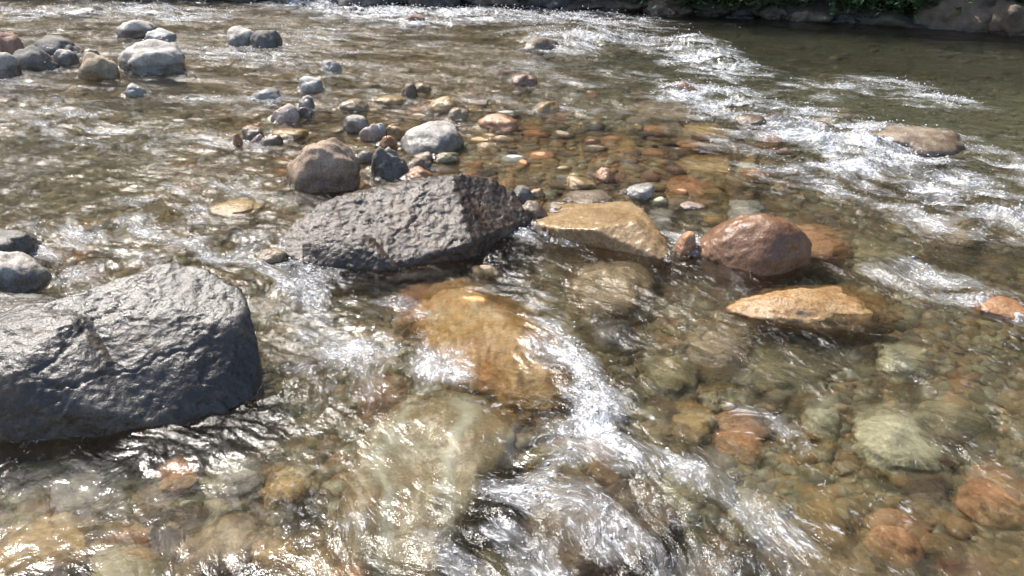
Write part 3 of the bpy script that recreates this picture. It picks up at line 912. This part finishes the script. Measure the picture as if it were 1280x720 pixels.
# white water is heaped up and lumpy
h += F0 * F0 * (0.025 + 0.050 * fbm2(fu * 3.6, fv * 6, 4, 0.52) * np.clip(y / 4, 0.55, 1.0))
HUMPS = [((1140, 165), 0.5, 0.055), ((680, 46), 0.55, 0.10), ((885, 62), 0.35, 0.08), ((870, 56), 0.3, 0.05), ((735, 52), 0.45, 0.07),
         ((620, 410), 0.26, 0.040), ((760, 402), 0.12, 0.02), ((700, 625), 0.16, 0.035), ((860, 600), 0.12, 0.02), ((640, 590), 0.12, -0.03),
         ((335, 295), 0.16, 0.03), ((1010, 290), 0.2, 0.02), ((560, 22), 0.9, 0.05), ((550, 530), 0.2, 0.012), ((1245, 375), 0.2, 0.02)]
for p, r, s in HUMPS:
    h += blob(x, y, at(*p), r, s)

# water climbs a little on the stones and leaves a thin white line there
contact = np.full(x.shape, 0.0); bow = np.zeros(x.shape); wake = np.zeros(x.shape)
ANG = np.interp(y, ys, ang)
for o, near in ROCKS:
    me = o.data
    co = co_of(me) + np.array(o.location)
    if co[:, 2].max() < 0.03 or o in (H, G):
        continue
    lo, hi = co.min(0) - 0.12, co.max(0) + 0.12
    idx = np.nonzero((x > lo[0]) & (x < hi[0]) & (y > lo[1]) & (y < hi[1]))[0]
    if len(idx) == 0:
        continue
    bvh = BVHTree.FromPolygons([tuple(v) for v in co], [tuple(p.vertices) for p in me.polygons])
    for i in idx:
        hit = bvh.find_nearest((x[i], y[i], h[i]), 0.12)
        if hit[0] is not None:
            contact[i] = max(contact[i], 1 - hit[3] / 0.05)
            d_ = hit[3]
            fa = ANG[i]
            if (x[i] - hit[0].x) * hit[1].x + (y[i] - hit[0].y) * hit[1].y + (h[i] - hit[0].z) * hit[1].z < 0:
                d_ = 0.0                                                              # under the stone's skin
            up_ = -hit[1].x * math.cos(fa) + hit[1].y * math.sin(fa)    # > 0 where the stream runs onto the stone
            bow[i] = max(bow[i], max(up_, 0.0) * math.exp(-d_ / 0.045))
            wake[i] = max(wake[i], max(-up_, 0.0) * math.exp(-d_ / 0.05))
h += 0.006 * np.clip(contact - 0.3, 0, 1) + bow * (0.022 + 0.014 * fbm2(x * 14, y * 14, 3)) - 0.008 * wake
F = np.clip(F + 0.30 * bow * (1 + 1.2 * fbm2(x * 6, y * 6, 2)) + 0.22 * wake, 0, 1)

me = mesh_np("water", np.stack([x, y, h], 1), f)
for nm, arr in (("foam", F), ("contact", contact), ("rough", Tb)):
    a_ = me.attributes.new(nm, 'FLOAT', 'POINT')
    a_.data.foreach_set("value", arr.astype(np.float32))
a_ = me.attributes.new("flow", 'FLOAT_VECTOR', 'POINT')
a_.data.foreach_set("vector", np.stack([fu, fv, np.zeros_like(fu)], 1).astype(np.float32).ravel())

T = NT("river_water")


def attr(n, out):
    nd = T.n("ShaderNodeAttribute"); nd.attribute_name = n
    return nd.outputs[out]


flow = attr("flow", "Vector")
mp = T.n("ShaderNodeMapping"); mp.inputs["Scale"].default_value = (0.6, 1.0, 1.0); T.l(flow, mp.inputs["Vector"])
fl = mp.outputs[0]
foam = attr("foam", "Fac"); contact_ = attr("contact", "Fac"); rough = attr("rough", "Fac")  # foam carries the painted glints and glare as well
bn = T.math('MULTIPLY_ADD', T.noise(fl, 34, 4, 0.6, 0.4), 1.0, T.math('MULTIPLY', T.noise(fl, 95, 3, 0.6), 0.30))
bp = T.n("ShaderNodeBump"); bp.inputs["Distance"].default_value = 0.011
T.l(T.math('MULTIPLY', rough, 0.85, clamp=True), bp.inputs["Strength"]); T.l(bn, bp.inputs["Height"])
rf = T.n("ShaderNodeBsdfRefraction"); rf.inputs["IOR"].default_value = 1.333; rf.inputs["Roughness"].default_value = 0.0
rf.inputs["Color"].default_value = (0.96, 0.95, 0.88, 1)
gs_ = T.n("ShaderNodeBsdfGlossy"); gs_.inputs["Roughness"].default_value = 0.13
fr = T.n("ShaderNodeFresnel"); fr.inputs["IOR"].default_value = 1.333
for nd in (rf, gs_, fr):
    T.l(bp.outputs[0], nd.inputs["Normal"])
thru = T.n("ShaderNodeBsdfTransparent"); thru.inputs[0].default_value = (0.96, 0.97, 0.90, 1)
body = T.n("ShaderNodeMixShader"); body.inputs[0].default_value = 0.45
T.l(rf.outputs[0], body.inputs[1]); T.l(thru.outputs[0], body.inputs[2])
gl = T.n("ShaderNodeMixShader"); T.l(fr.outputs[0], gl.inputs[0]); T.l(body.outputs[0], gl.inputs[1]); T.l(gs_.outputs[0], gl.inputs[2])
# foam and painted glints: lacy flecks drawn out along the flow
mp2 = T.n("ShaderNodeMapping"); mp2.inputs["Scale"].default_value = (0.66, 1.0, 1.0); T.l(flow, mp2.inputs["Vector"])
f2 = mp2.outputs[0]
n1 = T.noise(f2, 52, 6, 0.66, 0.8)
n2 = T.noise(f2, 9, 4, 0.6, 0.5)
nn = T.math('MULTIPLY_ADD', n2, 0.40, T.math('MULTIPLY', n1, 0.90))
e = T.math('ADD', nn, T.math('MULTIPLY', foam, 0.30))
fm = T.math('MULTIPLY', T.math('SUBTRACT', e, 0.828), 4.6, clamp=True)
veil = T.math('MULTIPLY', T.math('SUBTRACT', T.math('MULTIPLY_ADD', n2, 0.9, foam), 0.84), 1.2, clamp=True)
fm = T.math('MAXIMUM', fm, T.math('MULTIPLY', veil, T.math('MULTIPLY', n1, 1.05)))
cl = T.math('MULTIPLY', T.math('SUBTRACT', T.math('MULTIPLY_ADD', n2, 0.35, contact_), 1.12), 14.0, clamp=True)
fm = T.math('MAXIMUM', fm, T.math('MULTIPLY', cl, 0.6))
df = T.n("ShaderNodeBsdfPrincipled"); df.inputs["Base Color"].default_value = (0.80, 0.82, 0.84, 1); df.inputs["Roughness"].default_value = 0.35
bp2 = T.n("ShaderNodeBump"); bp2.inputs["Distance"].default_value = 0.02; bp2.inputs["Strength"].default_value = 0.8
T.l(T.noise(f2, 75, 5, 0.65), bp2.inputs["Height"]); T.l(bp2.outputs[0], df.inputs["Normal"])
mx = T.n("ShaderNodeMixShader"); T.l(T.math('MULTIPLY', fm, 0.92), mx.inputs[0]); T.l(gl.outputs[0], mx.inputs[1]); T.l(df.outputs[0], mx.inputs[2])
T.l(mx.outputs[0], T.out.inputs[0])
water = obj("water", me, T.m)
tag(water, "clear rushing river water with white foam and painted glints", kind="structure")

# ---- spray and bubbles thrown up by the white water
rg = np.random.default_rng(44)
wgt = np.clip(F - 0.42, 0, 1) ** 1.5 * np.gradient(np.interp(y, [0, 1, 3, 6, 12], [0, 0.3, 0.7, 1.5, 3.0])) ** 0 * np.interp(y, [1, 3, 6, 12], [0.35, 0.6, 1.2, 2.2])
wgt[(y < 1.0) | (np.abs(x) > 0.72 * y + 0.6)] = 0
pick = rg.choice(len(x), 9000, p=wgt / wgt.sum())
bm = bmesh.new(); bmesh.ops.create_icosphere(bm, subdivisions=1, radius=1)
dv = np.array([q.co for q in bm.verts]); df_ = np.array([[q.index for q in fc.verts] for fc in bm.faces]); bm.free()
rad = (0.0012 + 0.0042 * rg.random(9000) ** 2.5) * (0.75 + 0.08 * y[pick])
cen = np.stack([x[pick] + rg.normal(0, 0.01, 9000), y[pick] + rg.normal(0, 0.01, 9000),
                h[pick] + rg.exponential(0.008, 9000) * (0.6 + 0.18 * y[pick])], 1)
sq = np.stack([rg.uniform(0.7, 1.8, 9000), np.ones(9000), rg.uniform(0.6, 1.1, 9000)], 1)
vv = cen[:, None, :] + dv[None] * (rad[:, None] * sq)[:, None, :]
ff = (np.arange(9000) * len(dv))[:, None, None] + df_[None]
T = NT("spray_white")
b = T.n("ShaderNodeBsdfPrincipled"); b.inputs["Base Color"].default_value = (0.82, 0.84, 0.86, 1); b.inputs["Roughness"].default_value = 0.2
T.l(b.outputs[0], T.out.inputs[0])
spray = obj("spray", mesh_np("spray", vv.reshape(-1, 3), ff.reshape(-1, 3)), T.m)
tag(spray, "white droplets and bubbles thrown up along the rapids", kind="stuff")

# ================================================================== FAR BANK
m_bank = ground_mat("bank_earth", [(0.035, 0.028, 0.02), (0.06, 0.05, 0.035), (0.045, 0.045, 0.027), (0.085, 0.065, 0.045)], 6)
bx = np.concatenate([np.linspace(-55, -8.2, 60), np.linspace(-8, 12, 420), np.linspace(12.3, 55, 50)])
nx = len(bx)
prof = [(-0.25, -0.45), (-0.05, -0.1), (0.12, 0.06), (0.3, 0.2), (0.55, 0.5), (0.8, 1.0), (1.0, 1.6), (1.6, 2.6), (2.5, 4.0), (4, 6.3), (6, 9.4), (8, 12.4), (10.5, 16), (14, 19), (30, 24), (60, 26)]
PR = prof
tt = np.concatenate([np.linspace(0, 6, 40), np.arange(6.5, len(PR) - 0.9, 0.5)])
prof = [(float(np.interp(q, range(len(PR)), [p[0] for p in PR])), float(np.interp(q, range(len(PR)), [p[1] for p in PR]))) for q in tt]
V = []
for i, (dd, zz) in enumerate(prof):
    yy = bank_y(bx) + dd + 0.16 * fbm2(bx * 1.7, np.full(nx, i * 0.16), 5, 0.6) * min(1 + i * 0.05, 4)
    zz = zz * np.interp(bx, [-6, 1, 5], [0.92, 1.0, 1.75]) * (1 + 0.25 * fbm2(bx * 0.9, np.full(nx, i * 0.1 + 7), 3)) if zz > 0 else np.full(nx, zz)
    V.append(np.stack([bx, yy, zz], 1))
i = np.arange(len(prof) * nx).reshape(len(prof), nx)
ff = np.stack([i[:-1, :-1], i[:-1, 1:], i[1:, 1:], i[1:, :-1]], -1).reshape(-1, 4)
hill = obj("hillside", mesh_np("hillside", np.vstack(V), ff), m_bank)
tag(hill, "steep dark wooded river bank", kind="structure")


def leaf_mat(name, c):
    T = NT(name)
    geo = T.n("ShaderNodeNewGeometry")
    b = T.n("ShaderNodeBsdfPrincipled"); b.inputs["Roughness"].default_value = 0.5
    col = T.ramp(geo.outputs["Random Per Island"], [(0, tuple(v * 0.5 for v in c)), (0.6, c), (1, tuple(min(1, v * 1.6) for v in c))])
    T.l(col, b.inputs["Base Color"])
    tr = T.n("ShaderNodeBsdfTranslucent"); T.l(col, tr.inputs[0])
    mx = T.n("ShaderNodeMixShader"); mx.inputs[0].default_value = 0.25
    T.l(b.outputs[0], mx.inputs[1]); T.l(tr.outputs[0], mx.inputs[2]); T.l(mx.outputs[0], T.out.inputs[0])
    return T.m


def leaves(centres, size, rng):
    """one small bent leaf (two quads) per centre"""
    n = len(centres)
    d = rng.normal(size=(n, 3)); d[:, 2] *= 0.5; d /= np.linalg.norm(d, axis=1)[:, None]
    up = rng.normal(size=(n, 3)); up[:, 2] += 1.2
    sd = np.cross(d, up); sd /= np.linalg.norm(sd, axis=1)[:, None] + 1e-9
    nr = np.cross(sd, d)
    s = (size * rng.uniform(0.6, 1.3, n))[:, None]
    c = np.asarray(centres)
    pts = np.stack([c - d * s, c + sd * s * 0.42 - nr * s * 0.1, c + d * s, c - sd * s * 0.42 - nr * s * 0.1], 1).reshape(-1, 3)
    k = np.arange(n) * 4
    return pts, np.stack([k, k + 1, k + 2, k + 3], 1)


lm = leaf_mat("bank_leaves", (0.05, 0.10, 0.025))
rg = np.random.default_rng(5)
N = 70000
hx = rg.uniform(-30, 26, N)
t = rg.random(N) ** 1.2
dd = 0.10 + t * 13
zz = np.interp(dd, [p[0] for p in prof], [p[1] for p in prof]) * np.interp(hx, [-6, 1, 5], [0.92, 1.0, 1.75])
C = np.stack([hx, bank_y(hx) + dd + rg.normal(0, 0.25, N), zz + np.abs(rg.normal(0, 0.28 + 0.05 * dd, N)) * (1 + 0.6 * fbm2(hx * 0.8, dd, 2)) + 0.1], 1)
C2 = np.stack([rg.uniform(-1, 8, 6000), np.zeros(6000), rg.uniform(0.06, 0.6, 6000)], 1)
C2[:, 1] = bank_y(C2[:, 0]) + rg.normal(0.1, 0.12, 6000) + C2[:, 2] * 0.3
C2 = C2[fbm2(C2[:, 0] * 1.3, C2[:, 2] * 1.5, 3) > 0.35 - 1.2 * C2[:, 2]]
keep = fbm2(C[:, 0] * 0.7, C[:, 2] * 0.9 + dd * 0.4, 3) > -0.22
C = np.vstack([C[keep], C2])
v, fc = leaves(C, np.where(np.arange(len(C)) < keep.sum(), 0.08 + 0.022 * C[:, 2], 0.035), rg)
fo = obj("undergrowth", mesh_np("undergrowth", v, fc, False), leaf_mat("undergrowth", (0.045, 0.075, 0.024)))
tag(fo, "dark green undergrowth covering the far bank", kind="stuff")

# rocks of the far bank
BANKROCK = [
    ((428, -25, 500, 10), "dark grey", "dark wet rock at the far bank, left of the little waterfall at the top centre"),
    ((508, -30, 575, 11), "dark grey", "dark wet rock at the far bank, right of the little waterfall at the top centre"),
    ((590, -30, 650, 10), "brown", "dim brown rock at the far bank behind the top white water"),
    ((655, -25, 735, 12), "dark grey", "long black rock at the far bank behind the top white water"),
    ((735, -25, 800, 14), "dark grey", "black rock at the far bank left of the green plants"),
    ((800, -18, 868, 19), "brown", "mossy brown rock at the far bank just left of the green plants"),
    ((905, 8, 950, 24), "dark grey", "low dark rock below the leftmost green plants on the far bank"),
    ((980, 10, 1018, 27), "brown", "pale brown rock at the waterline below the green plants"),
    ((1030, 14, 1075, 29), "dark grey", "dark low stone at the waterline right of the pale brown rock"),
    ((1075, 16, 1112, 31), "brown", "brown stone at the waterline in the middle of the right far bank"),
    ((1138, -22, 1262, 39), "brown", "big brown outcrop at the waterline of the far right bank"),
    ((1108, 18, 1150, 33), "dark grey", "dark wedge of rock at the waterline left of the big outcrop"),
    ((862, 4, 905, 20), "brown", "small mossy rock under the leftmost green plant of the far bank"),
    ((948, 6, 984, 25), "brown", "brown rock at the waterline between the two leftmost green plants and the pale brown one"),
    ((1222, -2, 1325, 46), "brown", "lumpy brown rock in the top right corner, right of the big outcrop"),
]
for box, pc, label in BANKROCK:
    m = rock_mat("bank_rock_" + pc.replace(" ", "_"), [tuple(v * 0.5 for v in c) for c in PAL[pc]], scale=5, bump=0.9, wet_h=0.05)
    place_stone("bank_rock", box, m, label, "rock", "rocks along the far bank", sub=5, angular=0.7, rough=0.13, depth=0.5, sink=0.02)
PLANT = [((880, 18), 0.75, "bushy green plant hanging on the far bank, leftmost of the green ones"),
         ((935, 20), 0.6, "green plant on the far bank, second from the left of the green ones"),
         ((1018, 20), 0.5, "bright green drooping plant at the middle of the far right bank"),
         ((1075, 24), 0.5, "low green plant between the drooping plant and the big outcrop"),
         ((1125, 28), 0.6, "dull green plant against the left side of the big brown outcrop"),
         ((800, 12), 0.45, "small green sprig among the black rocks of the far bank")]
stem_m = rock_mat("stem_bark", [(0.05, 0.035, 0.02), (0.09, 0.065, 0.04)], scale=20)
for k, (pp, s, label) in enumerate(PLANT):
    p = at(*pp)
    root = bpy.data.objects.new("leafy_plant", None)
    COL.objects.link(root)
    root.location = (p[0], p[1] + 0.05, 0.12)
    tag(root, label, "plant", "plants on the far bank")
    rg = np.random.default_rng(60 + k)
    cl, stems = [], []
    bm = bmesh.new()
    for j in range(9):
        a = rg.uniform(0, 6.28); ln = s * rg.uniform(0.5, 1.0)
        prev = Vector((0, 0, -0.1))
        for q in range(1, 7):
            tq = q / 6
            cur = Vector((math.cos(a) * ln * 0.8 * tq, math.sin(a) * ln * 0.45 * tq - 0.25 * tq, s * 0.45 * math.sin(tq * 2.3) * rg.uniform(0.8, 1.1)))
            dvec = cur - prev
            mtx = Matrix.Translation((prev + cur) / 2) @ dvec.to_track_quat('Z', 'Y').to_matrix().to_4x4()
            bmesh.ops.create_cone(bm, segments=5, radius1=0.008 * (1.2 - tq), radius2=0.007 * (1.1 - tq), depth=dvec.length, matrix=mtx)
            for _ in range(34):
                cl.append(np.array(cur) + rg.normal(0, 0.11 * s + 0.02, 3) * (1.3, 0.7, 0.8))
            prev = cur
    sm = bpy.data.meshes.new("stem"); bm.to_mesh(sm); bm.free()
    obj("stem", sm, stem_m, root)
    v, fc = leaves(np.array(cl), 0.045, rg)
    obj("foliage", mesh_np("foliage", v, fc, False), leaf_mat("plant_leaves", (0.04, 0.08, 0.024)) if k == 0 else bpy.data.materials["plant_leaves"], root)

# ================================================================== LIGHT
SUN = Vector((-0.42, 0.46, 0.78)).normalized()
sd = bpy.data.lights.new("sun", 'SUN'); sd.energy = 4.0; sd.angle = math.radians(0.53); sd.color = (1, 0.95, 0.88)
so = bpy.data.objects.new("sun", sd); COL.objects.link(so)
so.rotation_euler = SUN.to_track_quat('Z', 'Y').to_euler()
so.location = (0, 0, 20)
W = bpy.data.worlds.new("World"); S.world = W
W.use_nodes = True
nt = W.node_tree
bg = nt.nodes["Background"]
sky = nt.nodes.new("ShaderNodeTexSky"); sky.sky_type = 'NISHITA'; sky.sun_disc = False
sky.sun_elevation = math.asin(SUN.z)
sky.sun_rotation = math.atan2(SUN.x, SUN.y)
sky.dust_density = 2.5
sky.air_density = 0.9
sky.ozone_density = 0.7
nt.links.new(sky.outputs[0], bg.inputs[0])
bg.inputs[1].default_value = 0.15

# sunlight is bent through the water onto the bed
sd.cycles.is_caustics_light = True
water.cycles.is_caustics_caster = True
for o in S.objects:
    if o.type == 'MESH' and o is not water and o.name.split(".")[0] in ("boulder", "stone", "submerged_stone", "cobble", "riverbed", "gravel"):
        o.cycles.is_caustics_receiver = True

S.view_settings.view_transform = 'Standard'
S.view_settings.look = 'None'
S.view_settings.exposure = 0.94
S.view_settings.gamma = 1
S.render.engine = 'CYCLES'
c = S.cycles
c.use_denoising = True
c.max_bounces = 7
c.transmission_bounces = 8
c.transparent_max_bounces = 8
c.sample_clamp_indirect = 6
c.caustics_reflective = False
